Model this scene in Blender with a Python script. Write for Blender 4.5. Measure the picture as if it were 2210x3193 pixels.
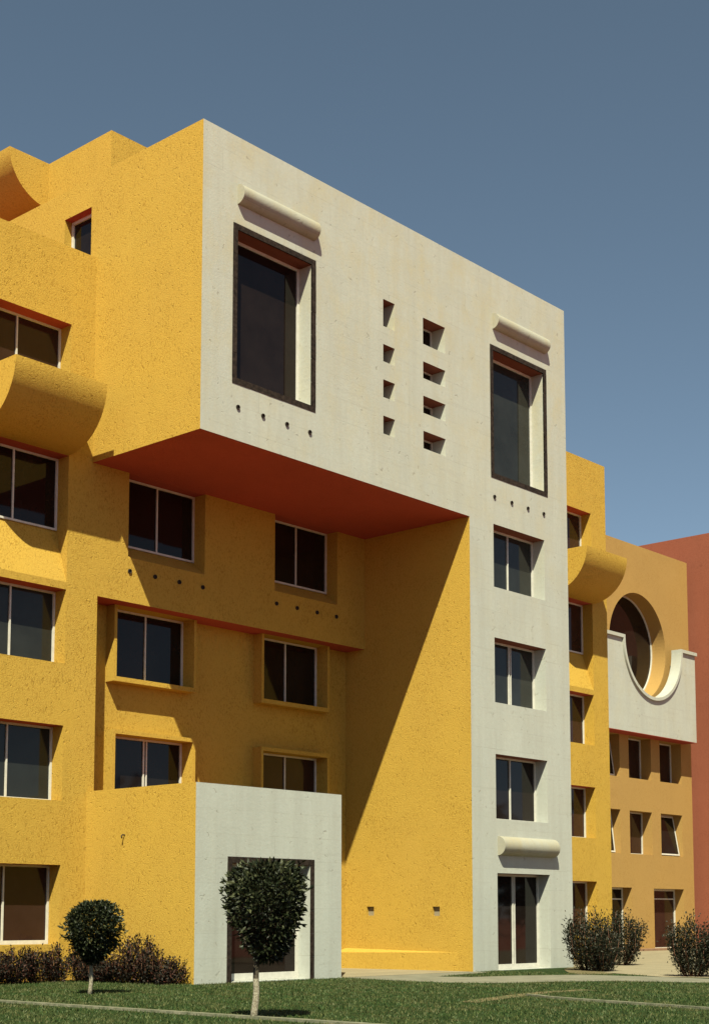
import bpy, bmesh, math, random
import numpy as np
from mathutils import Matrix, Vector
R = math.radians
scene = bpy.context.scene
for o in list(bpy.data.objects):
    bpy.data.objects.remove(o)

# ------------------------------------------------------------------ camera
CAM = (-24.356, -26.901, 1.65)
cam = bpy.data.cameras.new("Camera")
cam.sensor_fit = 'HORIZONTAL'; cam.sensor_width = 36.0
cam.lens = 4653.1 / 2210 * 36
cam.shift_x = (1105 - 1111.4) / 2210
cam.shift_y = (2362.9 - 1596.5) / 2210
cam.clip_start = 0.1; cam.clip_end = 5000
camo = bpy.data.objects.new("Camera", cam)
scene.collection.objects.link(camo)
yaw, pitch = R(41.686), R(6.052)
fwd = Vector((math.cos(yaw) * math.cos(pitch), math.sin(yaw) * math.cos(pitch), math.sin(pitch)))
camo.location = CAM
camo.rotation_euler = fwd.to_track_quat('-Z', 'Y').to_euler()
scene.camera = camo

# ------------------------------------------------------------------ sky, sun, exposure
SUN = Vector((0.573, 0.485, -1.0)).normalized()      # direction the light travels
elev = math.asin(-SUN.z)
world = bpy.data.worlds.new("World"); scene.world = world; world.use_nodes = True
wn = world.node_tree.nodes; wl = world.node_tree.links
sky = wn.new('ShaderNodeTexSky'); sky.sky_type = 'NISHITA'; sky.sun_disc = False
sky.sun_elevation = elev
sky.sun_rotation = math.atan2(-SUN.x, -SUN.y) % (2 * math.pi)
sky.altitude = 2200; sky.air_density = 0.7; sky.dust_density = 3.0; sky.ozone_density = 0.0
bg = wn['Background']; bg.inputs['Strength'].default_value = 0.061
hs = wn.new('ShaderNodeHueSaturation'); hs.inputs['Saturation'].default_value = 0.84; hs.inputs['Hue'].default_value = 0.478
wl.new(sky.outputs[0], hs.inputs['Color']); wl.new(hs.outputs[0], bg.inputs['Color'])
sun = bpy.data.lights.new("Sun", 'SUN'); sun.energy = 5.0; sun.angle = R(0.5); sun.color = (1.0, 0.972, 0.71)
suno = bpy.data.objects.new("Sun", sun); scene.collection.objects.link(suno)
suno.rotation_euler = SUN.to_track_quat('-Z', 'Y').to_euler(); suno.location = (-30, -30, 40)
vs = scene.view_settings
vs.view_transform = 'Standard'; vs.look = 'None'; vs.exposure = 1.0; vs.gamma = 1.0; vs.use_curve_mapping = False
scene.render.engine = 'CYCLES'

# ------------------------------------------------------------------ materials
MATS = {}
def newmat(name):
    m = bpy.data.materials.new(name); m.use_nodes = True
    nt = m.node_tree; b = nt.nodes['Principled BSDF']
    MATS[name] = m
    return m, nt, b

def N(nt, t, **kw):
    n = nt.nodes.new(t)
    for k, v in kw.items():
        if k in n.inputs: n.inputs[k].default_value = v
        else: setattr(n, k, v)
    return n

def mixrgb(nt, fac, a, b, blend='MIX'):
    n = nt.nodes.new('ShaderNodeMix'); n.data_type = 'RGBA'; n.blend_type = blend
    for sock, v in ((n.inputs[0], fac), (n.inputs[6], a), (n.inputs[7], b)):
        if hasattr(v, 'is_output'): nt.links.new(v, sock)
        elif isinstance(v, (int, float)): sock.default_value = v
        else: sock.default_value = (*v, 1) if len(v) == 3 else v
    return n.outputs[2]

def ramp(nt, src, stops):
    n = nt.nodes.new('ShaderNodeValToRGB'); nt.links.new(src, n.inputs[0])
    e = n.color_ramp.elements
    e[0].position, e[0].color = stops[0][0], (*([stops[0][1]] * 3), 1)
    e[1].position, e[1].color = stops[-1][0], (*([stops[-1][1]] * 3), 1)
    for p, v in stops[1:-1]:
        x = e.new(p); x.color = (v, v, v, 1)
    return n.outputs[0]

def coords(nt, scale=(1, 1, 1)):
    tc = nt.nodes.new('ShaderNodeTexCoord'); mp = nt.nodes.new('ShaderNodeMapping')
    mp.inputs['Scale'].default_value = scale
    nt.links.new(tc.outputs['Object'], mp.inputs[0]); return mp.outputs[0]

def noise(nt, vec, scale, detail=3, rough=0.55, dist=0.0):
    n = N(nt, 'ShaderNodeTexNoise', Scale=scale, Detail=detail, Roughness=rough, Distortion=dist)
    nt.links.new(vec, n.inputs['Vector']); return n.outputs[0]

def stucco(name, base, fleck, var, bump=0.5, fleck_amt=0.5):
    m, nt, b = newmat(name); L = nt.links
    def mul(x, k):
        n = N(nt, 'ShaderNodeMath', operation='MULTIPLY'); L.new(x, n.inputs[0])
        if hasattr(k, 'is_output'): L.new(k, n.inputs[1])
        else: n.inputs[1].default_value = k
        return n.outputs[0]
    v = coords(nt); v2 = coords(nt, (1, 1, 0.6)); vst = coords(nt, (1.0, 1.0, 0.07))
    big = ramp(nt, noise(nt, v, 0.33, 5, 0.65), [(0.3, 0), (0.72, 1)])
    col = mixrgb(nt, big, base, var)
    # sun-faded, slightly chalky patches and faint rain streaks
    fade = ramp(nt, noise(nt, coords(nt, (0.7, 0.7, 1.2)), 0.55, 6, 0.7), [(0.52, 0), (0.75, 1)])
    col = mixrgb(nt, mul(fade, 0.35), col, [min(1, c * 1.06 + 0.012) for c in base])
    st = ramp(nt, noise(nt, vst, 1.7, 5, 0.65), [(0.54, 0), (0.76, 1)])
    col = mixrgb(nt, mul(st, 0.30), col, [c * 0.78 for c in base])
    mid = ramp(nt, noise(nt, v, 3.2, 4, 0.65), [(0.3, 0), (0.7, 1)])
    col = mixrgb(nt, mul(mid, 0.28), col, [c * 0.86 for c in base])
    # short trowel dents at two sizes, clustered in patches
    dens = ramp(nt, noise(nt, v, 0.7, 4, 0.65), [(0.36, 0.25), (0.66, 1)])
    f1 = ramp(nt, noise(nt, v2, 27, 1.5, 0.5, 0.6), [(0.50, 0), (0.66, 1)])
    f2 = ramp(nt, noise(nt, v2, 14, 2, 0.5, 0.8), [(0.62, 0), (0.72, 1)])
    col = mixrgb(nt, mul(mul(f1, dens), fleck_amt), col, fleck)
    col = mixrgb(nt, mul(mul(f2, dens), fleck_amt * 0.7), col, fleck)
    L.new(col, b.inputs['Base Color'])
    b.inputs['Roughness'].default_value = 0.93
    b.inputs['Specular IOR Level'].default_value = 0.15
    s = N(nt, 'ShaderNodeMath', operation='MULTIPLY_ADD'); L.new(f2, s.inputs[0]); s.inputs[1].default_value = -0.7; L.new(noise(nt, v, 34, 3, 0.65), s.inputs[2])
    bp = N(nt, 'ShaderNodeBump', Strength=bump, Distance=0.02); L.new(s.outputs[0], bp.inputs['Height'])
    L.new(bp.outputs[0], b.inputs['Normal'])
    return m

stucco('yellow', (0.436, 0.274, 0.045), (0.22, 0.115, 0.011), (0.40, 0.250, 0.047), 0.7, 0.62)
stucco('ochre', (0.345, 0.208, 0.066), (0.20, 0.105, 0.025), (0.32, 0.195, 0.066), 0.4, 0.4)
stucco('red', (0.215, 0.068, 0.040), (0.135, 0.036, 0.02), (0.195, 0.064, 0.038), 0.4, 0.5)
stucco('soffit', (0.38, 0.072, 0.050), (0.25, 0.045, 0.030), (0.32, 0.064, 0.045), 0.4, 0.5)  # red cast of shaded undersides put into the base colour

stucco('head_shade', (0.17, 0.055, 0.035), (0.13, 0.04, 0.026), (0.16, 0.05, 0.032), 0.25, 0.3)  # shade under the white walls' window heads, painted as dark red-brown

def white_wall_mat(name, stain_z, tone=1.0):
    m, nt, b = newmat(name); L = nt.links
    v = coords(nt); vs_ = coords(nt, (1.3, 1.3, 0.12)); vh = coords(nt, (0.15, 0.15, 2.2))
    base = (0.405, 0.4171, 0.3875)
    big = ramp(nt, noise(nt, v, 0.3, 5, 0.65), [(0.32, 0), (0.7, 1)])
    col = mixrgb(nt, big, base, (0.365, 0.3829, 0.365))
    streak = ramp(nt, noise(nt, vs_, 1.8, 4, 0.6), [(0.42, 0), (0.72, 1)])
    k = N(nt, 'ShaderNodeMath', operation='MULTIPLY'); L.new(streak, k.inputs[0]); k.inputs[1].default_value = 0.6
    col = mixrgb(nt, k.outputs[0], col, (0.3066, 0.3098, 0.2869))
    # yellowish water stains, stronger high up on the parapet band
    sep = N(nt, 'ShaderNodeSeparateXYZ'); L.new(v, sep.inputs[0])
    mr = N(nt, 'ShaderNodeMapRange'); L.new(sep.outputs[2], mr.inputs[0])
    mr.inputs[1].default_value = stain_z[0]; mr.inputs[2].default_value = stain_z[1]; mr.inputs[3].default_value = 0.08; mr.inputs[4].default_value = 0.8
    st = ramp(nt, noise(nt, coords(nt, (1, 1, 0.6)), 1.1, 5, 0.7), [(0.45, 0.25), (0.68, 1)])
    sm = N(nt, 'ShaderNodeMath', operation='MULTIPLY'); L.new(st, sm.inputs[0]); L.new(mr.outputs[0], sm.inputs[1])
    col = mixrgb(nt, sm.outputs[0], col, (0.3869, 0.34, 0.2214))
    # faint pour joints
    hz = ramp(nt, noise(nt, vh, 3.0, 2, 0.5), [(0.62, 0), (0.66, 1)])
    hk = N(nt, 'ShaderNodeMath', operation='MULTIPLY'); L.new(hz, hk.inputs[0]); hk.inputs[1].default_value = 0.2
    col = mixrgb(nt, hk.outputs[0], col, (0.292, 0.2871, 0.2624))
    cb = N(nt, 'ShaderNodeCombineXYZ'); L.new(sep.outputs[0], cb.inputs[0]); L.new(sep.outputs[2], cb.inputs[1])
    bk = nt.nodes.new('ShaderNodeTexBrick'); L.new(cb.outputs[0], bk.inputs['Vector'])
    bk.inputs['Scale'].default_value = 1.0; bk.inputs['Brick Width'].default_value = 1.36; bk.inputs['Row Height'].default_value = 0.61
    bk.inputs['Mortar Size'].default_value = 0.010; bk.inputs['Mortar Smooth'].default_value = 0.6
    bk.inputs['Color1'].default_value = (0, 0, 0, 1); bk.inputs['Color2'].default_value = (1, 1, 1, 1); bk.inputs['Mortar'].default_value = (0.5, 0.5, 0.5, 1)
    bt_ = N(nt, 'ShaderNodeMath', operation='MULTIPLY'); L.new(bk.outputs['Color'], bt_.inputs[0]); bt_.inputs[1].default_value = 0.22
    col = mixrgb(nt, bt_.outputs[0], col, (0.33, 0.326, 0.2865))
    jm = N(nt, 'ShaderNodeMath', operation='MULTIPLY'); L.new(bk.outputs['Fac'], jm.inputs[0]); L.new(ramp(nt, noise(nt, v, 0.8, 4, 0.7), [(0.42, 0), (0.7, 0.5)]), jm.inputs[1])
    col = mixrgb(nt, jm.outputs[0], col, (0.17, 0.1552, 0.1292))
    pits = noise(nt, v, 6.0, 2, 0.5, 0.8)
    pm = ramp(nt, pits, [(0.68, 0), (0.74, 1)])
    pk = N(nt, 'ShaderNodeMath', operation='MULTIPLY'); L.new(pm, pk.inputs[0]); pk.inputs[1].default_value = 0.55
    col = mixrgb(nt, pk.outputs[0], col, (0.1898, 0.1738, 0.1394))
    mott = ramp(nt, noise(nt, v, 9, 4, 0.7), [(0.35, 0), (0.65, 1)])
    mk = N(nt, 'ShaderNodeMath', operation='MULTIPLY'); L.new(mott, mk.inputs[0]); mk.inputs[1].default_value = 0.35
    col = mixrgb(nt, mk.outputs[0], col, (0.3066, 0.3022, 0.2706))
    if tone != 1.0: col = mixrgb(nt, 1.0, col, (tone, tone * .97, tone * .92), 'MULTIPLY')
    L.new(col, b.inputs['Base Color']); b.inputs['Roughness'].default_value = 0.9
    b.inputs['Specular IOR Level'].default_value = 0.2
    hh = N(nt, 'ShaderNodeMath', operation='MULTIPLY_ADD'); L.new(pm, hh.inputs[0]); hh.inputs[1].default_value = -0.8; L.new(noise(nt, v, 16, 4, 0.6), hh.inputs[2])
    bp = N(nt, 'ShaderNodeBump', Strength=0.3, Distance=0.015); L.new(hh.outputs[0], bp.inputs['Height']); L.new(bp.outputs[0], b.inputs['Normal'])
white_wall_mat('white', (7.0, 19.0))
white_wall_mat('white_weathered', (-6.0, 2.0), 0.80)

def plain(name, col, rough=0.5, spec=0.5, metal=0.0, nscale=None, col2=None, bump=0.0):
    m, nt, b = newmat(name)
    if nscale:
        f = ramp(nt, noise(nt, coords(nt), nscale, 4, 0.6), [(0.35, 0), (0.65, 1)])
        nt.links.new(mixrgb(nt, f, col, col2), b.inputs['Base Color'])
        if bump:
            bp = N(nt, 'ShaderNodeBump', Strength=bump, Distance=0.02)
            nt.links.new(noise(nt, coords(nt), nscale * 3, 4, 0.6), bp.inputs['Height']); nt.links.new(bp.outputs[0], b.inputs['Normal'])
    else:
        b.inputs['Base Color'].default_value = (*col, 1)
    b.inputs['Roughness'].default_value = rough; b.inputs['Specular IOR Level'].default_value = spec; b.inputs['Metallic'].default_value = metal
    return m
plain('aluminium', (0.527, 0.51, 0.4675), 0.45, 0.4, 0.0, 6, (0.442, 0.425, 0.391))
plain('stone_trim', (0.010, 0.0065, 0.005), 0.8, 0.15, 0, 9, (0.034, 0.023, 0.018), 0.4)
plain('pipe', (0.03, 0.022, 0.018), 0.8, 0.2)
plain('roofing', (0.27, 0.085, 0.05), 0.9, 0.2, 0, 2, (0.22, 0.075, 0.045))
plain('concrete', (0.175, 0.165, 0.125), 0.95, 0.1, 0, 1.5, (0.13, 0.125, 0.095), 0.3)
plain('paving', (0.235, 0.20, 0.135), 0.95, 0.1, 0, 1.2, (0.195, 0.165, 0.11), 0.3)
plain('kerb', (0.19, 0.18, 0.13), 0.95, 0.1, 0, 5, (0.10, 0.105, 0.07), 0.5)
plain('earth', (0.32, 0.098, 0.066), 0.95, 0.1, 0, 0.5, (0.27, 0.085, 0.058), 0.4)  # unseen outer ground, reddened to bounce warm light onto walls and undersides
plain('soil', (0.15, 0.115, 0.062), 0.95, 0.1, 0, 3, (0.085, 0.08, 0.04), 0.5)
plain('step', (0.2448, 0.144, 0.0864), 0.85, 0.2, 0, 4, (0.2016, 0.1152, 0.072), 0.3)
plain('bark', (0.045, 0.035, 0.026), 0.9, 0.2, 0, 30, (0.09, 0.075, 0.055), 0.8)
plain('bark_pale', (0.36, 0.3312, 0.2592), 0.9, 0.2, 0, 38, (0.1224, 0.0936, 0.0648), 0.6)
plain('stem', (0.10, 0.045, 0.03), 0.8, 0.2, 0, 30, (0.16, 0.08, 0.05))

def pane_mat(name, a, bcol, spec):
    m, nt, b = newmat(name)
    g = nt.nodes.new('ShaderNodeObjectInfo')
    col = mixrgb(nt, g.outputs['Random'], a, bcol)
    v = coords(nt)
    f = ramp(nt, noise(nt, v, 1.3, 4, 0.6), [(0.3, 0), (0.7, 1)])
    nt.links.new(mixrgb(nt, f, col, [c * 0.6 for c in a]), b.inputs['Base Color'])
    b.inputs['Roughness'].default_value = 0.04; b.inputs['Specular IOR Level'].default_value = spec
    b.inputs['IOR'].default_value = 1.45
    bp = N(nt, 'ShaderNodeBump', Strength=0.05, Distance=0.02)
    nt.links.new(noise(nt, v, 0.9, 1, 0.5), bp.inputs['Height']); nt.links.new(bp.outputs[0], b.inputs['Normal'])
pane_mat('pane', (0.014, 0.0085, 0.007), (0.010, 0.009, 0.008), 0.3)
pane_mat('pane_brown', (0.040, 0.018, 0.013), (0.028, 0.015, 0.012), 0.3)
pane_mat('pane_grey', (0.026, 0.027, 0.025), (0.018, 0.020, 0.019), 0.32)

def leaf_mat(name, a, bcol, c, rough=0.35):
    m, nt, b = newmat(name)
    g = nt.nodes.new('ShaderNodeNewGeometry')
    n = nt.nodes.new('ShaderNodeValToRGB'); nt.links.new(g.outputs['Random Per Island'], n.inputs[0])
    e = n.color_ramp.elements; e[0].color = (*a, 1); e[1].color = (*c, 1); e[1].position = 1.0
    x = e.new(0.6); x.color = (*bcol, 1)
    nt.links.new(n.outputs[0], b.inputs['Base Color'])
    b.inputs['Roughness'].default_value = rough; b.inputs['Specular IOR Level'].default_value = 0.22
leaf_mat('leaf_dark', (0.005, 0.008, 0.003), (0.011, 0.016, 0.006), (0.055, 0.060, 0.028), 0.5)  # palest leaf tone includes light glints painted into the colour
leaf_mat('leaf_red', (0.005, 0.004, 0.003), (0.010, 0.009, 0.005), (0.050, 0.013, 0.008), 0.6)
leaf_mat('leaf_bush', (0.005, 0.006, 0.003), (0.011, 0.013, 0.006), (0.032, 0.028, 0.014), 0.5)
leaf_mat('grass_blade', (0.0144, 0.0396, 0.00864), (0.0324, 0.0612, 0.0144), (0.0864, 0.0936, 0.0288), 0.6)

nt = MATS['grass_blade'].node_tree; b = nt.nodes['Principled BSDF']
lk = b.inputs['Base Color'].links[0].from_socket
pt = ramp(nt, noise(nt, coords(nt, (1.6, 0.7, 1)), 0.9, 5, 0.75), [(0.44, 0), (0.68, 1)])
nt.links.new(mixrgb(nt, pt, lk, (0.085, 0.075, 0.030)), b.inputs['Base Color'])
m, nt, b = newmat('lawn')
v = coords(nt)
f1 = ramp(nt, noise(nt, v, 0.6, 5, 0.6), [(0.35, 0), (0.7, 1)]); f2 = ramp(nt, noise(nt, v, 14, 4, 0.7), [(0.35, 0), (0.65, 1)])
c_ = mixrgb(nt, f1, (0.0204, 0.0408, 0.0102), (0.0408, 0.0544, 0.01768)); c_ = mixrgb(nt, f2, c_, (0.01088, 0.02312, 0.00612))
f3 = ramp(nt, noise(nt, v, 0.9, 6, 0.75), [(0.66, 0), (0.74, 1)])
c_ = mixrgb(nt, f3, c_, (0.136, 0.1088, 0.051))
nt.links.new(c_, b.inputs['Base Color']); b.inputs['Roughness'].default_value = 1.0; b.inputs['Specular IOR Level'].default_value = 0.1
bp = N(nt, 'ShaderNodeBump', Strength=0.8, Distance=0.05); nt.links.new(noise(nt, v, 20, 4, 0.7), bp.inputs['Height']); nt.links.new(bp.outputs[0], b.inputs['Normal'])

# ------------------------------------------------------------------ helpers
COL = scene.collection
def root(name, loc, label, cat, group=None):
    o = bpy.data.objects.new(name, None); COL.objects.link(o); o.location = loc
    o.empty_display_size = 0.3
    o['label'] = label; o['category'] = cat
    if group: o['group'] = group
    return o

def attach(o, parent):
    o.parent = parent
    # parents and parts are all untransformed apart from the root's base point
    p = parent
    off = Vector((0, 0, 0))
    while p is not None:
        off += p.location; p = p.parent
    o.matrix_parent_inverse = Matrix.Translation(-off) if parent.parent is None else Matrix.Identity(4)

class MB:
    def __init__(s): s.v = []; s.f = []; s.mi = []; s.sm = []
    def quad(s, pts, mi=0, smooth=False):
        n = len(s.v); s.v += [tuple(p) for p in pts]; s.f.append(tuple(range(n, n + len(pts)))); s.mi.append(mi); s.sm.append(smooth)
    def box(s, x0, x1, y0, y1, z0, z1, mi=0):
        if x0 > x1: x0, x1 = x1, x0
        if y0 > y1: y0, y1 = y1, y0
        if z0 > z1: z0, z1 = z1, z0
        n = len(s.v)
        s.v += [(x0,y0,z0),(x1,y0,z0),(x1,y1,z0),(x0,y1,z0),(x0,y0,z1),(x1,y0,z1),(x1,y1,z1),(x0,y1,z1)]
        for q in ((3,2,1,0),(4,5,6,7),(0,1,5,4),(1,2,6,5),(2,3,7,6),(3,0,4,7)):
            s.f.append(tuple(n + i for i in q)); s.mi.append(mi); s.sm.append(False)
    def build(s, name, mats, parent=None, weld=True):
        me = bpy.data.meshes.new(name); me.from_pydata(s.v, [], s.f)
        if isinstance(mats, str): mats = [mats]
        for mm in mats: me.materials.append(MATS[mm])
        me.polygons.foreach_set('material_index', s.mi); me.polygons.foreach_set('use_smooth', s.sm)
        me.update()
        if weld:
            bm = bmesh.new(); bm.from_mesh(me); bmesh.ops.remove_doubles(bm, verts=bm.verts, dist=1e-4); bm.to_mesh(me); bm.free()
        o = bpy.data.objects.new(name, me); COL.objects.link(o)
        if parent is not None: attach(o, parent)
        return o

# a wall plane: F(u, z, d) -> world, d = depth into the wall
def FY(Y): return lambda u, z, d=0.0: (u, Y + d, z)          # faces -y, u = x
def FX(X): return lambda u, z, d=0.0: (X + d, u, z)          # faces -x, u = y

def wall(mb, F, u0, u1, z0, z1, ops=(), voids=(), mi=0, head_mi=None):
    us = {u0, u1}; zs = {z0, z1}
    for o in ops:
        us |= {o['u0'], o['u1']}; zs |= {o.get('zs', o['z0']), o['z1']}
    for a, b_, c, d in voids: us |= {a, b_}; zs |= {c, d}
    us = sorted(x for x in us if u0 - 1e-6 <= x <= u1 + 1e-6); zs = sorted(x for x in zs if z0 - 1e-6 <= x <= z1 + 1e-6)
    for a, b_ in zip(us[:-1], us[1:]):
        for c, d in zip(zs[:-1], zs[1:]):
            um, zm = (a + b_) / 2, (c + d) / 2
            if any(o['u0'] < um < o['u1'] and o.get('zs', o['z0']) < zm < o['z1'] for o in ops): continue
            if any(v[0] < um < v[1] and v[2] < zm < v[3] for v in voids): continue
            mb.quad([F(a, c), F(b_, c), F(b_, d), F(a, d)], mi)
    for o in ops:
        a, b_, zb, zt, dp = o['u0'], o['u1'], o['z0'], o['z1'], o['d']; zf = o.get('zs', zb)
        h = mi if head_mi is None else head_mi
        mb.quad([F(a, zt, 0), F(b_, zt, 0), F(b_, zt, dp), F(a, zt, dp)], h)
        mb.quad([F(a, zf, 0), F(a, zt, 0), F(a, zt, dp), F(a, zb, dp)], mi)
        mb.quad([F(b_, zf, 0), F(b_, zb, dp), F(b_, zt, dp), F(b_, zt, 0)], mi)
        mb.quad([F(a, zf, 0), F(a, zb, dp), F(b_, zb, dp), F(b_, zf, 0)], mi)

def fbox(mb, F, u0, u1, z0, z1, d0, d1, mi=0):
    p, q = F(u0, z0, d0), F(u1, z1, d1); mb.box(p[0], q[0], p[1], q[1], p[2], q[2], mi)

rng = random.Random(7)
def window(parent, F, u0, u1, z0, z1, d, mull=1, fw=0.055, name='window', bottom=None, pane='pane', transom=None, slide=False):
    """a frame mesh with one pane per light and a mullion between them"""
    g = 0.004
    u0 += g; u1 -= g; z1 -= g; z0 += g
    bt = fw if bottom is None else bottom
    mb = MB()
    fbox(mb, F, u0, u0 + fw, z0, z1, d - 0.05, d + 0.03)
    fbox(mb, F, u1 - fw, u1, z0, z1, d - 0.05, d + 0.03)
    fbox(mb, F, u0 + fw, u1 - fw, z1 - fw, z1, d - 0.048, d + 0.03)
    fbox(mb, F, u0 + fw, u1 - fw, z0, z0 + bt, d - 0.048, d + 0.03)
    fr = mb.build(name, 'aluminium', parent, weld=False)
    a, b_ = u0 + fw, u1 - fw
    cuts = [a + (b_ - a) * (i + 1) / (mull + 1) for i in range(mull)]
    mw = 0.045
    edges = [a] + cuts + [b_]
    zt = z1 - fw
    for i, c in enumerate(cuts):
        mbm = MB(); fbox(mbm, F, c - mw / 2, c + mw / 2, z0 + bt, zt, d - 0.042, d + 0.02)
        if slide: fbox(mbm, F, c + 0.09, c + 0.09 + mw * .8, z0 + bt, zt, d - 0.036, d + 0.02)
        mbm.build('mullion', 'aluminium', fr, weld=False)
    if transom:
        mbm = MB(); fbox(mbm, F, a, b_, transom - 0.03, transom + 0.03, d - 0.041, d + 0.02); mbm.build('transom', 'aluminium', fr, weld=False)
    for i in range(len(edges) - 1):
        l = edges[i] + (mw / 2 if i else 0); r_ = edges[i + 1] - (mw / 2 if i < len(edges) - 2 else 0)
        rows = [(z0 + bt, zt)] if not transom else [(z0 + bt, transom - 0.03), (transom + 0.03, zt)]
        for lo, hi in rows:
            t1, t2 = rng.uniform(-.004, .004), rng.uniform(-.004, .004)
            mbp = MB(); mbp.quad([F(l, lo, d + t1), F(r_, lo, d - t1), F(r_, hi, d + t2), F(l, hi, d + t2 + 2 * t1 * 0)])
            mbp.build('pane', pane, fr, weld=False)
    return fr

def trim(frame, F, u0, u1, z0, z1, w, closed=True):
    """border of dark stone tiles, each its own piece, let in around an opening"""
    step = 0.62; j = 0.008
    def run(a0, a1, fn):
        n = max(1, round((a1 - a0) / step))
        for i in range(n):
            s, e = a0 + (a1 - a0) * i / n + j / 2, a0 + (a1 - a0) * (i + 1) / n - j / 2
            fn(s, e, -0.012 - rng.uniform(0, .006))
    def piece(*a):
        mb = MB(); fbox(mb, F, *a); mb.build('trim_tile', 'stone_trim', frame, weld=False)
    run(u0, u1, lambda s, e, d: piece(s, e, z1 - w, z1, d, 0.03))
    if closed: run(u0, u1, lambda s, e, d: piece(s, e, z0, z0 + w, d, 0.03))
    zz0 = z0 + w if closed else z0
    run(zz0, z1 - w, lambda s, e, d: piece(u0, u0 + w, s, e, d, 0.03))
    run(zz0, z1 - w, lambda s, e, d: piece(u1 - w, u1, s, e, d, 0.03))

def prism(name, prof, axis, a0, a1, mat, parent, arc=None):
    """extrude a profile polygon; axis 'x': prof=(y,z); axis 'y': prof=(x,z). arc = set of side faces to smooth"""
    mb = MB()
    P = (lambda t, q: (t, q[0], q[1])) if axis == 'x' else (lambda t, q: (q[0], t, q[1]))
    n = len(prof)
    for i in range(n):
        k = (i + 1) % n
        mb.quad([P(a0, prof[i]), P(a0, prof[k]), P(a1, prof[k]), P(a1, prof[i])], 0, arc is not None and i in arc)
    # caps keep their own vertices so the rim stays crisp
    mb2 = MB(); mb2.quad([P(a0, q) for q in prof]); mb2.quad([P(a1, q) for q in reversed(prof)])
    bm = bmesh.new()
    for M in (mb, mb2):
        vs_ = {}
        for fi, f in enumerate(M.f):
            vv = []
            for i in f:
                key = tuple(round(c, 5) for c in M.v[i])
                if key not in vs_: vs_[key] = bm.verts.new(M.v[i])
                vv.append(vs_[key])
            fc = bm.faces.new(vv); fc.smooth = M.sm[fi]
    for e in bm.edges:
        if any(not f.smooth for f in e.link_faces): e.smooth = False
    bmesh.ops.recalc_face_normals(bm, faces=bm.faces)
    me = bpy.data.meshes.new(name); bm.to_mesh(me); bm.free(); me.materials.append(MATS[mat])
    o = bpy.data.objects.new(name, me); COL.objects.link(o); attach(o, parent); return o

def tube(mb, pts, radii, n=8, mi=0, cap=True):
    pts = [Vector(p) for p in pts]; rings = []
    for i, p in enumerate(pts):
        t = (pts[min(i + 1, len(pts) - 1)] - pts[max(i - 1, 0)]).normalized()
        a = t.orthogonal().normalized() if not rings else (prev - t * prev.dot(t)).normalized()
        prev = a; b_ = t.cross(a); base = len(mb.v)
        for k in range(n):
            an = 2 * math.pi * k / n; mb.v.append(tuple(p + (a * math.cos(an) + b_ * math.sin(an)) * radii[i]))
        rings.append(base)
    for r0, r1 in zip(rings[:-1], rings[1:]):
        for k in range(n):
            mb.f.append((r0 + k, r0 + (k + 1) % n, r1 + (k + 1) % n, r1 + k)); mb.mi.append(mi); mb.sm.append(True)
    if cap:
        mb.f.append(tuple(rings[0] + k for k in reversed(range(n)))); mb.mi.append(mi); mb.sm.append(False)
        mb.f.append(tuple(rings[-1] + k for k in range(n))); mb.mi.append(mi); mb.sm.append(False)

def pipe_stub(parent, F, u, z, r=0.062):
    """short drain pipe let into the wall, dark bore"""
    mb = MB(); n = 12; out = -0.035
    def ring(rr, d): return [F(u + rr * math.cos(2*math.pi*k/n), z + rr * math.sin(2*math.pi*k/n), d) for k in range(n)]
    rs = [ring(r, 0.0), ring(r, out), ring(r * .78, out), ring(r * .78, -0.004)]
    for a, b_ in zip(rs[:-1], rs[1:]):
        for k in range(n): mb.quad([a[k], a[(k+1) % n], b_[(k+1) % n], b_[k]])
    mb.quad(rs[-1])
    mb.build('drain_pipe', 'pipe', parent)

def arc_prof(c, r, a0, a1, n): return [(c[0] + r * math.cos(R(a0 + (a1 - a0) * i / n)), c[1] + r * math.sin(R(a0 + (a1 - a0) * i / n))) for i in range(n + 1)]

# ------------------------------------------------------------------ fitted dimensions (metres)
XR, XL = 16.313, 11.006            # tower face right end, inner side of its leg
ZT, ZS = 21.863, 13.725            # tower top, overhang soffit
YA, YB, YC = 4.24, 5.058, 4.70     # main wall, recess back wall, boxed window fronts
ZP = 19.45                         # main parapet
ZL = 10.124                        # lintel over the recess
XRC = 0.235                        # recess left corner
PX, PZ = 5.244, 4.881              # porch
HEAD = [2.94, 6.545, 10.13, 13.725, 17.32]
SILL = [0.92, 4.59, 8.17, 11.776, 15.29]
RR = 1.56                          # big roll radius

# ================================================================== ground
def sheet(name, pts, z, mat, kind='structure', extra=None):
    mb = MB(); mb.quad([(x, y, z) for x, y in pts]); o = mb.build(name, mat); o['kind'] = kind; return o
mb = MB()
xs = [-600, -60, -20, 20, 60, 600]
for i in range(5):
    for j in range(5): mb.quad([(xs[i], xs[j], 0), (xs[i+1], xs[j], 0), (xs[i+1], xs[j+1], 0), (xs[i], xs[j+1], 0)])
g = mb.build('ground', 'earth'); g['kind'] = 'structure'
sheet('lawn', [(-15, -21), (17, -21), (17, 4.2), (-15, 4.2)], 0.004, 'lawn')

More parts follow.
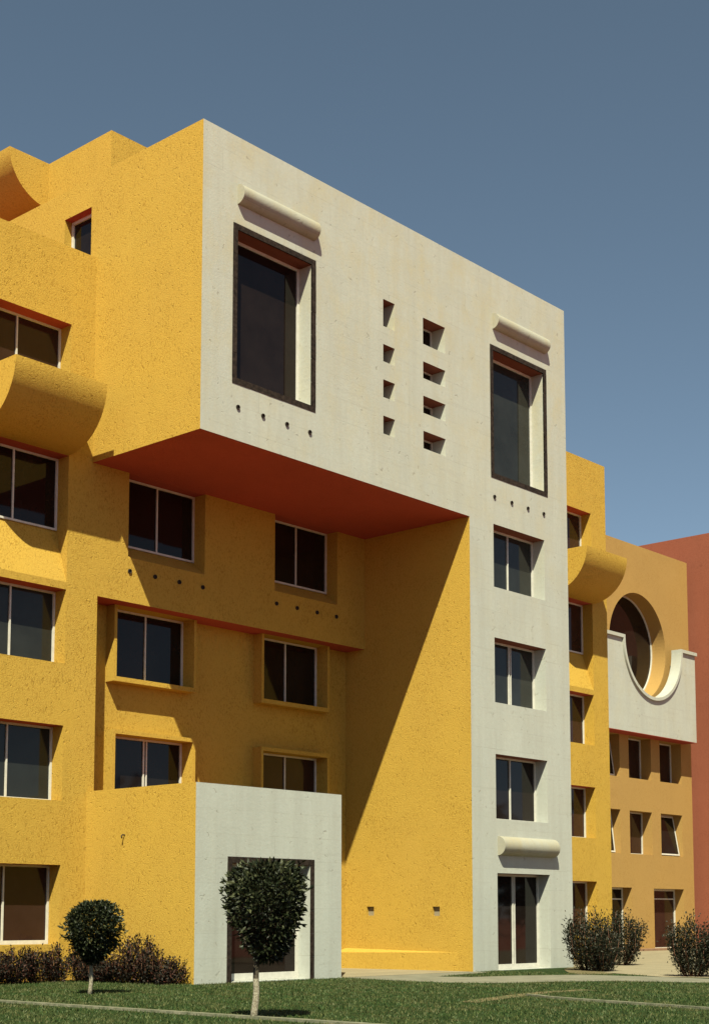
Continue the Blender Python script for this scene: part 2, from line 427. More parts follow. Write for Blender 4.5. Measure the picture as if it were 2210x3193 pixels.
PATH = [(5.3, 0.02), (5.2, -0.6), (4.9, -2.2), (4.8, -3.8), (5.4, -5.0), (7.0, -5.5), (8.4, -6.6), (9.0, -8.6), (9.6, -14), (12.0, -14), (11.0, -8.8), (11.4, -5.6), (11.2, -3.6), (9.6, -2.7), (7.9, -2.3), (7.6, -1.4), (11.0, -0.62), (11.1, -0.02), (10.98, 0.03), (5.3, 0.03)]
sheet('path', PATH, 0.008, 'concrete')
sheet('recess_floor', [(5.25, 0.03), (10.99, 0.03), (10.99, 5.05), (5.25, 5.05)], 0.012, 'paving')
sheet('pavement', [(13.2, -2.9), (11.35, -6.1), (13.0, -14), (46, -14), (46, 9.9), (25.5, 9.9), (25.5, 4.2), (16.4, 4.2), (16.4, -0.9)], 0.012, 'paving')

def ribbon(name, pts, w, h, mat):
    mb = MB(); P = [Vector((x, y, 0)) for x, y in pts]; L_ = []; Rr = []
    rg = random.Random(3)
    for i, p in enumerate(P):
        t = (P[min(i+1, len(P)-1)] - P[max(i-1, 0)]).normalized(); n = Vector((-t.y, t.x, 0))
        ww = w * rg.uniform(.8, 1.2) / 2; L_.append(p + n * ww); Rr.append(p - n * ww)
    for i in range(len(P) - 1):
        u = Vector((0, 0, h))
        mb.quad([L_[i] + u, L_[i+1] + u, Rr[i+1] + u, Rr[i] + u]); mb.quad([L_[i], L_[i+1], L_[i+1] + u, L_[i] + u]); mb.quad([Rr[i+1], Rr[i], Rr[i] + u, Rr[i+1] + u])
    o = mb.build(name, mat); o['kind'] = 'structure'; return o
ribbon('kerb', [(-7.38, 8 - i * 0.6) for i in range(42)], 0.13, 0.05, 'kerb')
ribbon('kerb', [(1.15, -8.9), (0.96, -9.3), (0.74, -9.65), (0.4, -10.6), (0.1, -11.8), (-0.2, -13), (-0.46, -13.9), (-0.8, -15.4), (-1.2, -18)], 0.12, 0.05, 'kerb')

ribbon('bare_soil', [(-1.5, -9.4), (-0.9, -9.2), (-0.2, -9.0), (0.7, -8.8), (1.6, -8.55), (2.65, -8.35), (3.4, -8.38), (4.1, -8.46)], 0.42, 0.012, 'soil')
ribbon('bare_soil', [(-7.2, -9.75), (-7.22, -10.2), (-7.18, -10.7), (-7.2, -11.4), (-7.25, -12.2)], 0.5, 0.012, 'soil')
ribbon('bare_soil', [(11.6, -3.9), (12.3, -3.2), (13.1, -2.5), (14.0, -1.9), (15.0, -1.2), (16.0, -0.6)], 1.1, 0.016, 'soil')

# ================================================================== main building
bld = root('yellow_building', (0, 0, 0), 'large yellow stucco building with overhanging white faced tower above a recessed porch', 'building')
FW, FA, FB = FY(0.0), FY(YA), FY(YB)

# --- white face: tower front and leg in one sheet
ops = [dict(u0=1.225, u1=4.02, z0=15.36, z1=19.335, d=0.52), dict(u0=12.275, u1=15.045, z0=15.36, z1=19.335, d=0.52)]
SM = [(18.51, 19.32), (17.46, 17.975), (16.40, 16.925), (15.325, 15.855)]
for z0, z1 in SM:
    ops += [dict(u0=7.0, u1=7.515, z0=z0, z1=z1, d=0.56), dict(u0=8.81, u1=9.865, z0=z0, z1=z1, d=0.56)]
for z0, z1 in ((11.75, 13.735), (8.15, 10.165), (4.57, 6.555)): ops.append(dict(u0=12.22, u1=14.985, z0=z0, z1=z1, d=0.5))
ops.append(dict(u0=12.25, u1=15.04, z0=0.02, z1=2.93, d=0.48))
mb = MB(); wall(mb, FW, 0, XR, 0, ZT, ops, voids=[(0, XL, 0, ZS)], head_mi=1); mb.build('white_wall', ['white', 'head_shade'], bld)
for (a, b_) in ((1.225, 4.02), (12.275, 15.045)):
    f = window(bld, FW, a, b_, 15.36, 19.335, 0.52, mull=0, fw=0.07, pane='pane' if a < 5 else 'pane_grey')
    trim(f, FW, a - 0.155, b_ + 0.155, 15.205, 19.49, 0.155)
for z0, z1 in SM:
    window(bld, FW, 7.0, 7.515, z0, z1, 0.56, mull=0, fw=0.035)
    window(bld, FW, 8.81, 9.865, z0, z1, 0.56, mull=0, fw=0.035)
for i, (z0, z1) in enumerate(((11.75, 13.735), (8.15, 10.165), (4.57, 6.555))): window(bld, FW, 12.22, 14.985, z0, z1, 0.5, slide=(i == 1), pane=('pane_grey', 'pane_grey', 'pane')[i])
window(bld, FW, 12.25, 15.04, 0.02, 2.93, 0.48, name='glass_door', fw=0.07, bottom=0.14, slide=True)
for u in (1.28, 2.18, 3.07, 3.95, 12.28, 13.19, 14.07, 14.95): pipe_stub(bld, FW, u, 14.60)
def small_roll(x0, x1, z0, z1):
    r = (z1 - z0) / 2; c = (0.0, (z0 + z1) / 2)
    prof = arc_prof(c, r, 90, 270, 28)
    prism('awning', prof, 'x', x0, x1, 'white_weathered', bld, arc=set(range(28)))
small_roll(1.215, 4.10, 20.03, 20.56); small_roll(12.27, 15.13, 20.02, 20.53); small_roll(12.28, 15.22, 3.47, 4.05)

# --- tower: yellow flank, soffit, closing sides, roof
mb = MB(); wall(mb, FX(0.0), 0, 4.5, ZS, ZT); wall(mb, FY(4.5), 0, XR, ZP - 0.3, ZT); wall(mb, FX(XR), 0, 4.5, 0, ZT); mb.build('yellow_wall', 'yellow', bld)
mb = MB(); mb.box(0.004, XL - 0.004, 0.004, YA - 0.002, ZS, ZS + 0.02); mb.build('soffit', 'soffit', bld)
mb = MB(); mb.box(0.3, XR - 0.3, 0.3, 4.2, ZT - 0.5, ZT - 0.4); mb.build('roof_slab', 'roofing', bld)

# --- leg, inner flank with two small vents
mb = MB()
wall(mb, FX(XL), 0, YB, 0, ZS, [dict(u0=3.86, u1=4.16, z0=1.65, z1=1.93, d=0.085), dict(u0=1.24, u1=1.52, z0=1.64, z1=1.92, d=0.085)]); mb.build('yellow_wall', 'yellow', bld)
for a, b_, c in ((3.86, 4.16, 1.65), (1.24, 1.52, 1.64)):
    mb = MB(); fbox(mb, FX(XL), a, b_, c, c + .28, 0.085, 0.1); mb.build('vent', 'paving', bld)
mb = MB()
y0, y1, zt, pj = 0.55, YB - 0.003, 0.6, 0.42
a, b_, c = (XL - 0.004, y0), (XL - pj, y1), (XL - 0.004, y1)
mb.quad([(*a, .56), (*b_, .50), (*c, .63)]); mb.quad([(*a, 0), (*b_, 0), (*b_, .50), (*a, .56)]); mb.build('ledge', 'yellow', bld)

# --- main wall (left wing, wall above recess, right wing to the far corner)
XW = -0.787; WW = 2.80; X1E = 25.45
cols_left = XW - WW; RWX = 24.40
ops = []
def column(u0, u1, roll):
    for i in range(5):
        o = dict(u0=u0, u1=u1, z0=SILL[i], z1=HEAD[i], d=0.5)
        if i == 3 and roll: o['zs'] = 10.33
        ops.append(o)
column(cols_left, XW, True); column(RWX - WW, RWX, True); column(-9.25, -6.45, False)
for a, b_ in ((1.262, 4.076), (6.916, 9.703)): ops.append(dict(u0=a, u1=b_, z0=11.776, zs=11.364, z1=ZS, d=0.5))
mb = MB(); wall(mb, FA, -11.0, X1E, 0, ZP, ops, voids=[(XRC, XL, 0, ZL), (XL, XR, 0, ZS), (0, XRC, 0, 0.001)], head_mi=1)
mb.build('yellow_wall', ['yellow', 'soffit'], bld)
for (a, b_) in ((cols_left, XW), (RWX - WW, RWX), (-9.25, -6.45)):
    for i in range(5): window(bld, FA, a, b_, SILL[i], HEAD[i], 0.5, bottom=0.10 if i == 0 else None, pane='pane_brown' if a > 10 else ('pane_brown', 'pane_grey', 'pane_grey', 'pane', 'pane_brown')[i])
for a, b_ in ((1.262, 4.076), (6.916, 9.703)): window(bld, FA, a, b_, 11.776, ZS, 0.5)
for u in (1.32, 2.22, 3.11, 4.0, 6.99, 7.88, 8.77, 9.65): pipe_stub(bld, FA, u, 10.985)
# lintel soffit over the recess, recess reveal, recess back wall with its boxed windows
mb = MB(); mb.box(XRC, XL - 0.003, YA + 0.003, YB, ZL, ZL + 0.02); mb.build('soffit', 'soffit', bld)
mb = MB(); mb.quad([(XRC, YA, 0), (XRC, YB, 0), (XRC, YB, ZL), (XRC, YA, ZL)])
BOX = [(1.21, 4.218, 8.013, ZL, False), (6.851, 9.857, 8.013, ZL, False), (1.21, 4.218, 4.45, 6.685, True), (6.851, 9.857, 4.45, 6.685, True)]
t = 0.095
wall(mb, FB, XRC, XL, 0, ZL, voids=[(x0 + t, x1 - t, z0 + 0.13, z1 - (0.115 if top else 0)) for x0, x1, z0, z1, top in BOX])
mb.build('yellow_wall', 'yellow', bld)
for x0, x1, z0, z1, top in BOX:
    mb = MB(); iz0, iz1 = z0 + 0.13, (z1 - 0.115 if top else z1 - 0.004)
    oz1 = z1 if top else z1 - 0.004
    # outer faces
    mb.quad([(x0, YC, z0), (x0, YB, z0), (x0, YB, oz1), (x0, YC, oz1)]); mb.quad([(x1, YB, z0), (x1, YC, z0), (x1, YC, oz1), (x1, YB, oz1)])
    mb.quad([(x0, YC, z0), (x1, YC, z0), (x1, YB, z0), (x0, YB, z0)])
    if top: mb.quad([(x0, YC, z1), (x0, YB, z1), (x1, YB, z1), (x1, YC, z1)])
    wall(mb, FY(YC), x0, x1, z0, oz1, [dict(u0=x0 + t, u1=x1 - t, z0=iz0, z1=iz1, d=0.52)])
    s = mb.build('window_surround', 'yellow', bld)
    window(bld, FY(YC), x0 + t, x1 - t, iz0, iz1, 0.52, slide=(top and x0 < 3), pane='pane_brown' if top and x0 > 3 else 'pane')

# --- big quarter-round awnings
def big_roll(x0, x1):
    n = 32
    prof = [(YA, ZS + RR + 0.004)] + [(YA - RR * math.cos(R(90 * i / n)), ZS + 0.004 + RR - RR * math.sin(R(90 * i / n))) for i in range(n + 1)]
    prism('awning', prof, 'x', x0, x1, 'yellow', bld, arc=set(range(1, n + 1)))
big_roll(-3.62, -0.80); big_roll(21.66, 24.45)

# --- porch
ops = [dict(u0=1.225, u1=4.03, z0=0.03, z1=2.955, d=0.45)]
mb = MB(); wall(mb, FW, 0, PX, 0, PZ, ops, head_mi=1); mb.build('white_wall', ['white', 'head_shade'], bld)
f = window(bld, FW, 1.225, 4.03, 0.03, 2.955, 0.45, mull=0, fw=0.09, bottom=0.17, name='glass_door')
trim(f, FW, 1.07, 4.185, 0.0, 3.105, 0.15, closed=False)
mb = MB(); wall(mb, FX(0.0), 0, YA, 0, PZ)
mb.quad([(PX, YB, 0), (PX, 0, 0), (PX, 0, PZ), (PX, YB, PZ)])
mb.quad([(0, 0, PZ), (PX, 0, PZ), (PX - .25, .25, PZ), (.25, .25, PZ)]); mb.quad([(0, 0, PZ), (.25, .25, PZ), (.25, YA, PZ), (0, YA, PZ)])
mb.quad([(PX, 0, PZ), (PX, YB, PZ), (PX - .25, YB, PZ), (PX - .25, .25, PZ)])
mb.quad([(.25, .25, PZ), (PX - .25, .25, PZ), (PX - .25, .25, 4.38), (.25, .25, 4.38)]); mb.quad([(.25, .25, PZ), (.25, .25, 4.38), (.25, YA, 4.38), (.25, YA, PZ)]); mb.quad([(PX-.25, .25, PZ), (PX-.25, YB, PZ), (PX-.25, YB, 4.38), (PX-.25, .25, 4.38)])
mb.build('porch_wall', 'yellow', bld)
mb = MB(); mb.quad([(.25, .25, 4.38), (PX - .25, .25, 4.38), (PX - .25, YB, 4.38), (.25, YB, 4.38)]); mb.build('roof_slab', 'roofing', bld)
mb = MB()
tube(mb, [(0.01, 2.66, 3.68), (-0.07, 2.66, 3.69), (-0.10, 2.66, 3.665), (-0.105, 2.66, 3.63), (-0.085, 2.66, 3.60)], [0.018] * 5, 8)
mb.build('wall_hook', 'pipe', bld)

# --- roofs, back and the set-back upper block with its own awning and window
mb = MB(); mb.quad([(-11, YA, ZP - .3), (X1E, YA, ZP - .3), (X1E, 14, ZP - .3), (-11, 14, ZP - .3)]); mb.build('roof_slab', 'roofing', bld)
mb = MB(); wall(mb, FY(14), -11, X1E, 0, ZP); wall(mb, FX(-11), YA, 14, 0, ZP); wall(mb, FX(X1E), YA, 14, 0, ZP)
# parapet thickness
mb.quad([(-11, YA, ZP), (0, YA, ZP), (0, YA + .26, ZP), (-11, YA + .26, ZP)]); mb.quad([(-11, YA + .26, ZP), (0, YA + .26, ZP), (0, YA + .26, ZP - .3), (-11, YA + .26, ZP - .3)])
mb.quad([(XR, YA, ZP), (X1E, YA, ZP), (X1E, YA + .26, ZP), (XR, YA + .26, ZP)])
mb.build('yellow_wall', 'yellow', bld)
# lower attic with a window, then the taller stair block behind it carrying the quarter-round
XB, ZB = 1.0, 22.63
mb = MB()
wall(mb, FX(XB), 5.5, 15, ZP - .3, ZB, [dict(u0=5.2 + .35, u1=7.03, z0=19.6, z1=21.78, d=0.3)], head_mi=1)
wall(mb, FY(5.5), XB, 4.0, ZP - .3, ZB); wall(mb, FY(15), XB, 4.0, ZP - .3, ZB)
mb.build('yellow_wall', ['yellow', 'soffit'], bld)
mb = MB(); mb.quad([(XB, 5.5, ZB - .01), (4.0, 5.5, ZB - .01), (4.0, 15, ZB - .01), (XB, 15, ZB - .01)]); mb.build('roof_slab', 'roofing', bld)
window(bld, FX(XB), 5.55, 7.03, 19.6, 21.78, 0.3, mull=0, fw=0.09)
X2, Y2, Y3, ZT2, R2 = 4.0, 8.73, 11.96, 26.40, 1.56
mb = MB()
wall(mb, FX(X2), Y2, 17, ZP - .3, ZT2); wall(mb, FY(Y2), X2, 14, ZP - .3, ZT2); wall(mb, FX(14), Y2, 17, ZP - .3, ZT2); wall(mb, FY(17), X2, 14, ZP - .3, ZT2)
mb.build('yellow_wall', 'yellow', bld)
mb = MB(); mb.quad([(X2, Y2, ZT2 - .02), (14, Y2, ZT2 - .02), (14, 17, ZT2 - .02), (X2, 17, ZT2 - .02)]); mb.build('roof_slab', 'roofing', bld)
n = 24
prof = [(X2, ZT2 + .003)] + [(X2 - R2 * math.cos(R(90 * i / n)), ZT2 + .003 - R2 * math.sin(R(90 * i / n))) for i in range(n + 1)]
prism('awning', prof, 'y', Y3, 16.5, 'yellow', bld, arc=set(range(1, n + 1)))

# ================================================================== ochre building with round window
YO = 9.978; FO = FY(YO); OX0, OX1 = 25.46, 42.22
och = root('ochre_building', (37.3, YO, 0), 'ochre stucco building with big round opening behind a white U shaped balcony panel', 'building')
CX, CZ, CR = 37.35, 14.52, 2.57
W3 = [(33.48, 35.49), (36.3, 38.32), (39.14, 41.2)]
ops = []
for a, b_ in W3: ops += [dict(u0=a, u1=b_, z0=8.105, z1=10.10, d=0.6), dict(u0=a, u1=b_, z0=4.53, z1=6.56, d=0.58)]
ops += [dict(u0=33.5, u1=36.38, z0=0.02, z1=2.95, d=0.55), dict(u0=38.35, u1=41.2, z0=0.02, z1=2.93, d=0.55)]
SQ = (34.2, 40.5, 11.4, 17.6)
mb = MB(); wall(mb, FO, OX0, OX1, 0, ZP, ops, voids=[SQ])
# square panel pierced by the circle
NA = 96; angs = sorted({2 * math.pi * i / NA for i in range(NA)} | {math.atan2(z - CZ, x - CX) % (2 * math.pi) for x in SQ[:2] for z in SQ[2:]})
def sqpt(a):
    c, s = math.cos(a), math.sin(a); ts = []
    if abs(c) > 1e-9: ts.append(((SQ[1] if c > 0 else SQ[0]) - CX) / c)
    if abs(s) > 1e-9: ts.append(((SQ[3] if s > 0 else SQ[2]) - CZ) / s)
    tt = min(ts); return CX + c * tt, CZ + s * tt
for a, b_ in zip(angs, angs[1:] + [angs[0] + 2 * math.pi]):
    ca, cb = (CX + CR * math.cos(a), CZ + CR * math.sin(a)), (CX + CR * math.cos(b_), CZ + CR * math.sin(b_))
    qa, qb = sqpt(a), sqpt(b_)
    mb.quad([FO(*ca), FO(*qa), FO(*qb), FO(*cb)]); mb.quad([FO(*ca), FO(*cb), FO(*cb, 0.8), FO(*ca, 0.8)], 0, True)
mb.quad([(OX1, YO, 0), (OX1, 20, 0), (OX1, 20, ZP), (OX1, YO, ZP)]); mb.quad([(OX0, 20, 0), (OX1, 20, 0), (OX1, 20, ZP), (OX0, 20, ZP)])
mb.build('ochre_wall', 'ochre', och, weld=False)
mb = MB(); mb.quad([(OX0, YO, ZP - .02), (OX1, YO, ZP - .02), (OX1, 20, ZP - .02), (OX0, 20, ZP - .02)]); mb.build('roof_slab', 'roofing', och)
# round window: frame ring + glass disc
mb = MB()
for i in range(NA):
    a, b_ = 2 * math.pi * i / NA, 2 * math.pi * (i + 1) / NA
    pt = lambda r, an, d: FO(CX + r * math.cos(an), CZ + r * math.sin(an), d)
    o, q = CR - 0.004, CR - 0.07
    mb.quad([pt(o, a, .74), pt(q, a, .74), pt(q, b_, .74), pt(o, b_, .74)]); mb.quad([pt(q, a, .74), pt(q, a, .8), pt(q, b_, .8), pt(q, b_, .74)])
rw = mb.build('round_window', 'aluminium', och)
mb = MB(); mb.quad([FO(CX + (CR - .05) * math.cos(2*math.pi*i/NA), CZ + (CR - .05) * math.sin(2*math.pi*i/NA), .79) for i in range(NA)]); mb.build('pane', 'pane', rw)

def sash_window(F, u0, u1, z0, z1, d, tilt):
    """narrow window with a top-hung sash pushed open by tilt metres at the bottom"""
    if not tilt: return window(och, F, u0, u1, z0, z1, d, mull=0, fw=0.06, pane='pane_brown')
    f = window(och, F, u0, u1, z0, z1, d, mull=0, fw=0.045)
    g, w_ = 0.05, 0.07; a, b_, c, e = u0 + g, u1 - g, z0 + g, z1 - g
    S_ = lambda u, z, k=0: F(u, z, d - 0.055 - k - tilt * (e - z) / (e - c))
    mb = MB()
    for (p0, p1, q0, q1) in ((a, a + w_, c, e), (b_ - w_, b_, c, e), (a + w_, b_ - w_, e - w_, e), (a + w_, b_ - w_, c, c + w_)):
        fr = [S_(p0, q0, .03), S_(p1, q0, .03), S_(p1, q1, .03), S_(p0, q1, .03)]; bk = [S_(p0, q0), S_(p1, q0), S_(p1, q1), S_(p0, q1)]
        mb.quad(fr); mb.quad(bk[::-1])
        for i in range(4): mb.quad([fr[i], bk[i], bk[(i+1) % 4], fr[(i+1) % 4]])
    mb.build('sash', 'aluminium', f)
    mb = MB(); mb.quad([S_(a + w_, c + w_, .012), S_(b_ - w_, c + w_, .012), S_(b_ - w_, e - w_, .012), S_(a + w_, e - w_, .012)]); mb.build('pane', 'pane', f)
    return f
for i, (a, b_) in enumerate(W3):
    sash_window(FO, a, b_, 8.105, 10.10, 0.6, 0.28 if i == 0 else 0)
    sash_window(FO, a, b_, 4.53, 6.56, 0.58, (0.22, 0, 0.34)[i])
window(och, FO, 33.5, 36.38, 0.02, 2.95, 0.55, name='glass_door', transom=2.42, fw=0.08, slide=True)
window(och, FO, 38.35, 41.2, 0.02, 2.93, 0.55, name='glass_door', transom=2.45, mull=0, fw=0.09, bottom=0.1, pane='pane_brown')
# step in front of the doors
mb = MB(); mb.box(26, 42.2, YO - 0.5, YO - 0.003, 0.0, 0.11); mb.build('step', 'step', och)
# white balcony panel, arc cut, coping band, floor slab
YPN, PT = 9.20, 0.42; PXA, PXB, PZ0, PZ1 = 33.32, 41.4, 10.13, 14.56
n = 48
def u_outline(r, ztop):
    a0 = math.degrees(math.asin(max(-1, min(1, (ztop - CZ) / r))))
    return [(CX + r * math.cos(R(180 - a0 + (180 + 2 * a0) * i / n)), CZ + r * math.sin(R(180 - a0 + (180 + 2 * a0) * i / n))) for i in range(n + 1)]
arcp = u_outline(2.62, PZ1)
prof = [(PXA, PZ0), (PXA, PZ1)] + arcp + [(PXB, PZ1), (PXB, PZ0)]
pn = prism('balcony_panel', prof, 'y', YPN, YPN + PT, 'white', och, arc=set(range(2, 2 + n)))
inner = u_outline(2.57, PZ1 + .05); outer = u_outline(2.72, PZ1 - .11)
band = [(PXA - .06, PZ1 - .11), (PXA - .06, PZ1 + .05)] + inner + [(PXB + .06, PZ1 + .05), (PXB + .06, PZ1 - .11)] + outer[::-1]
mb = MB(); nb = len(band)
def band3(y): return [(x, y, z) for x, z in band]
A, B_ = band3(YPN - .10), band3(YPN + PT + .03)
for i in range(nb):
    k = (i + 1) % nb; mb.quad([A[i], A[k], B_[k], B_[i]])
# front and back as strips (concave outline)
I = [0, 1] ; m1 = 2 + len(inner)
for S_ in (A, B_):
    inn = S_[2:2 + n + 1]; out = S_[nb - (n + 1):][::-1]
    for i in range(n): mb.quad([inn[i], inn[i+1], out[i+1], out[i]])
    mb.quad([S_[0], S_[1], inn[0], out[0]]); mb.quad([inn[-1], S_[2 + n + 1], S_[2 + n + 2], out[-1]])
mb.build('coping', 'white', pn, weld=False)
mb = MB(); mb.box(PXA, PXB, YPN + .003, YO - .003, PZ0 - 0.02, PZ0 + .15); mb.build('balcony_slab', 'soffit', och)

# ================================================================== red building
red = root('red_building', (42.75, 9, 0), 'terracotta red stucco building with a plain flat wall', 'building')
mb = MB(); wall(mb, FX(42.75), 5.0, 24, 0, 20.95); wall(mb, FY(5.0), 42.75, 60, 0, 20.95); wall(mb, FY(24), 42.75, 60, 0, 20.95); wall(mb, FX(60), 5, 24, 0, 20.95); mb.build('red_wall', 'red', red)
mb = MB(); mb.quad([(42.75, 5, 20.9), (60, 5, 20.9), (60, 24, 20.9), (42.75, 24, 20.9)]); mb.build('roof_slab', 'roofing', red)

# ================================================================== plants
def leaf_mesh(name, centers, normals_bias, size, mat, parent, seed, droop=0.0, aspect=0.42):
    """many separate pointed leaves (two folded triangles pairs) around the given points"""
    rs = np.random.RandomState(seed); n = len(centers); c = np.asarray(centers)
    d = normals_bias + rs.normal(0, 0.75, (n, 3)); d[:, 2] += droop; d /= np.linalg.norm(d, axis=1)[:, None]
    a = np.cross(d, rs.normal(0, 1, (n, 3))); a /= np.linalg.norm(a, axis=1)[:, None]
    nn = np.cross(d, a); s = size * rs.uniform(0.65, 1.25, (n, 1))
    base = c; tip = c + d * s; mid = c + d * s * 0.48 - nn * s * 0.07
    l = mid + a * s * aspect / 2 + nn * s * .1; r_ = mid - a * s * aspect / 2 + nn * s * .1
    V = np.stack([base, r_, tip, l, mid], 1).reshape(-1, 3)
    k = np.arange(n)[:, None] * 5
    F_ = np.concatenate([k + [[0, 1, 4]], k + [[1, 2, 4]], k + [[2, 3, 4]], k + [[3, 0, 4]]], 1).reshape(-1, 3)
    return raw_mesh(name, V, F_, mat, parent)
def raw_mesh(name, V, F_, mat, parent):
    me = bpy.data.meshes.new(name); me.vertices.add(len(V)); me.vertices.foreach_set('co', V.astype(np.float32).ravel())
    me.loops.add(F_.size); me.loops.foreach_set('vertex_index', F_.astype(np.int32).ravel())
    me.polygons.add(len(F_)); me.polygons.foreach_set('loop_start', np.arange(len(F_), dtype=np.int32) * 3); me.polygons.foreach_set('loop_total', np.full(len(F_), 3, np.int32))
    me.update(calc_edges=True); me.materials.append(MATS[mat])
    o = bpy.data.objects.new(name, me); COL.objects.link(o)
    if parent is not None: attach(o, parent)
    return o
RT = Vector((math.sin(yaw), -math.cos(yaw), 0)); FWD = Vector((math.cos(yaw), math.sin(yaw), 0))

def clipped_tree(loc, label, h, crown_z, prof, lean, r0, paint, seed, nleaf, size):
    """prof: list of (relative height 0..1, radius, lateral offset) for the crown"""
    t = root('clipped_tree', loc, label, 'tree', 'small clipped trees on the lawn')
    rs = np.random.RandomState(seed); L0 = Vector(loc)
    cz0, cz1 = crown_z
    axis = lambda z: L0 + RT * (lean * z / h) + Vector((0, 0, z))
    top = cz0 + (cz1 - cz0) * 0.35
    zs = np.linspace(-0.02, top, 10); mb = MB()
    tube(mb, [axis(z) + RT * 0.012 * math.sin(z * 9 + seed) for z in zs], [r0 * (1 - 0.3 * max(z, 0) / top) * (1.25 if z < 0.05 else 1) for z in zs], 10)
    for k in range(9):
        zz = cz0 + (cz1 - cz0) * rs.uniform(-.02, .3); an = rs.uniform(0, 2 * math.pi); p = axis(zz)
        ln = rs.uniform(.3, .55); q = p + Vector((math.cos(an) * ln * .6, math.sin(an) * ln * .6, ln)); mmid = (p + q) / 2 + Vector((math.cos(an), math.sin(an), 0)) * .05
        tube(mb, [p, mmid, q], [r0 * .45, r0 * .3, r0 * .12], 6)
    # whitewashed lower trunk is a second colour of the same bark
    for i, f in enumerate(mb.f):
        if np.mean([mb.v[j][2] for j in f]) < paint: mb.mi[i] = 1
    mb.build('trunk', ['bark', 'bark_pale'], t, weld=False)
    pts = []; nb = []
    hs = [p[0] for p in prof]; rr = [p[1] for p in prof]; of = [p[2] for p in prof]
    lob = rs.normal(0, 1, (40, 3)); lob /= np.linalg.norm(lob, axis=1)[:, None]; amp = rs.uniform(-.20, .24, 40)
    while len(pts) < nleaf:
        u = rs.uniform(0, 1); an = rs.uniform(0, 2 * math.pi); q = rs.uniform(0, 1) ** 0.38
        rad = np.interp(u, hs, rr); dirv = np.array([math.cos(an), math.sin(an), (u - .5) * 1.2]); dn = dirv / np.linalg.norm(dirv)
        rad *= 1 + sum(a_ for a_, l_ in zip(amp, lob) if l_ @ dn > .86)
        if rs.uniform() > (rad / max(rr)) ** 1.2 + .05: continue
        z = cz0 + (cz1 - cz0) * u
        c = L0 + RT * (np.interp(u, hs, of) + math.cos(an) * rad * q) + FWD * (math.sin(an) * rad * q) + Vector((0, 0, z))
        out = RT * math.cos(an) + FWD * math.sin(an)
        pts.append(tuple(c)); nb.append((out.x, out.y, (u - .45) * 1.5))
    # stray sprigs breaking the clipped outline
    for k in range(26):
        u = rs.uniform(.05, .98); an = rs.uniform(0, 2 * math.pi); rad = np.interp(u, hs, rr)
        out = (RT * math.cos(an) + FWD * math.sin(an)); p0 = L0 + RT * np.interp(u, hs, of) + out * rad * .92 + Vector((0, 0, cz0 + (cz1 - cz0) * u))
        dv = (out + Vector((0, 0, rs.uniform(-.5, .7)))).normalized(); ln = rs.uniform(.06, .2) * max(rr) / .6
        for q in range(9):
            p = p0 + dv * ln * q / 8; pts.append(tuple(p + Vector(rs.normal(0, .012, 3)))); nb.append(tuple(dv * 1.4))
    leaf_mesh('crown', pts, np.array(nb), size, 'leaf_dark', t, seed)
    return t
clipped_tree((-4.42, -1.67, 0), 'small clipped tree with rounded dark crown standing before the dark hedge plants', 1.95, (0.66, 1.93),
    [(0, .10, .0), (.12, .22, -.02), (.3, .40, -.04), (.55, .53, -.08), (.75, .52, -.06), (.9, .40, .02), (1, .2, .05)], 0.02, 0.045, 0.62, 11, 9000, 0.085)
clipped_tree((-7.37, -9.59, 0), 'larger clipped tree with heart shaped crown in front of the white porch door', 2.52, (0.93, 2.5),
    [(0, .12, .2), (.1, .27, .22), (.3, .43, .18), (.5, .56, .17), (.7, .63, .17), (.88, .57, .2), (1, .36, .22)], 0.09, 0.058, 0.57, 23, 6200, 0.1)

def shrub(loc, label, name, h, w, nst, nleaf, size, mat, seed, group, stemless=0.1, cat='shrub'):
    t = root(name, loc, label, cat, group)
    rs = np.random.RandomState(seed); L0 = np.array(loc); mb = MB(); pts = []; nb = []
    for k in range(nst):
        an = rs.uniform(0, 2 * math.pi); rr_ = w * .5 * math.sqrt(rs.uniform(0, 1)); hh = h * rs.uniform(.62, 1.0) * (1 - .35 * (rr_ / (w * .5)) ** 2)
        b0 = L0 + np.array([math.cos(an) * rr_ * .35, math.sin(an) * rr_ * .35, -0.02]); tp = L0 + np.array([math.cos(an) * rr_, math.sin(an) * rr_, hh])
        md = (b0 + tp) / 2 + np.array([math.cos(an), math.sin(an), 0]) * w * .10 + rs.normal(0, .02, 3)
        tube(mb, [b0, md, tp], [.012, .008, .004], 5)
        for q in range(int(nleaf / nst)):
            s = stemless + (1 - stemless) * rs.uniform() ** .8
            p = (1 - s) ** 2 * b0 + 2 * s * (1 - s) * md + s * s * tp + rs.normal(0, w * .065, 3)
            pts.append(p); nb.append((p - L0) / w * .8 + np.array([0, 0, .5]))
    pts = np.array(pts); pts[:, 2] = np.maximum(pts[:, 2], 0.03)
    mb.build('stem', 'stem', t, weld=False); leaf_mesh('foliage', pts, np.array(nb), size, mat, t, seed)
    return t
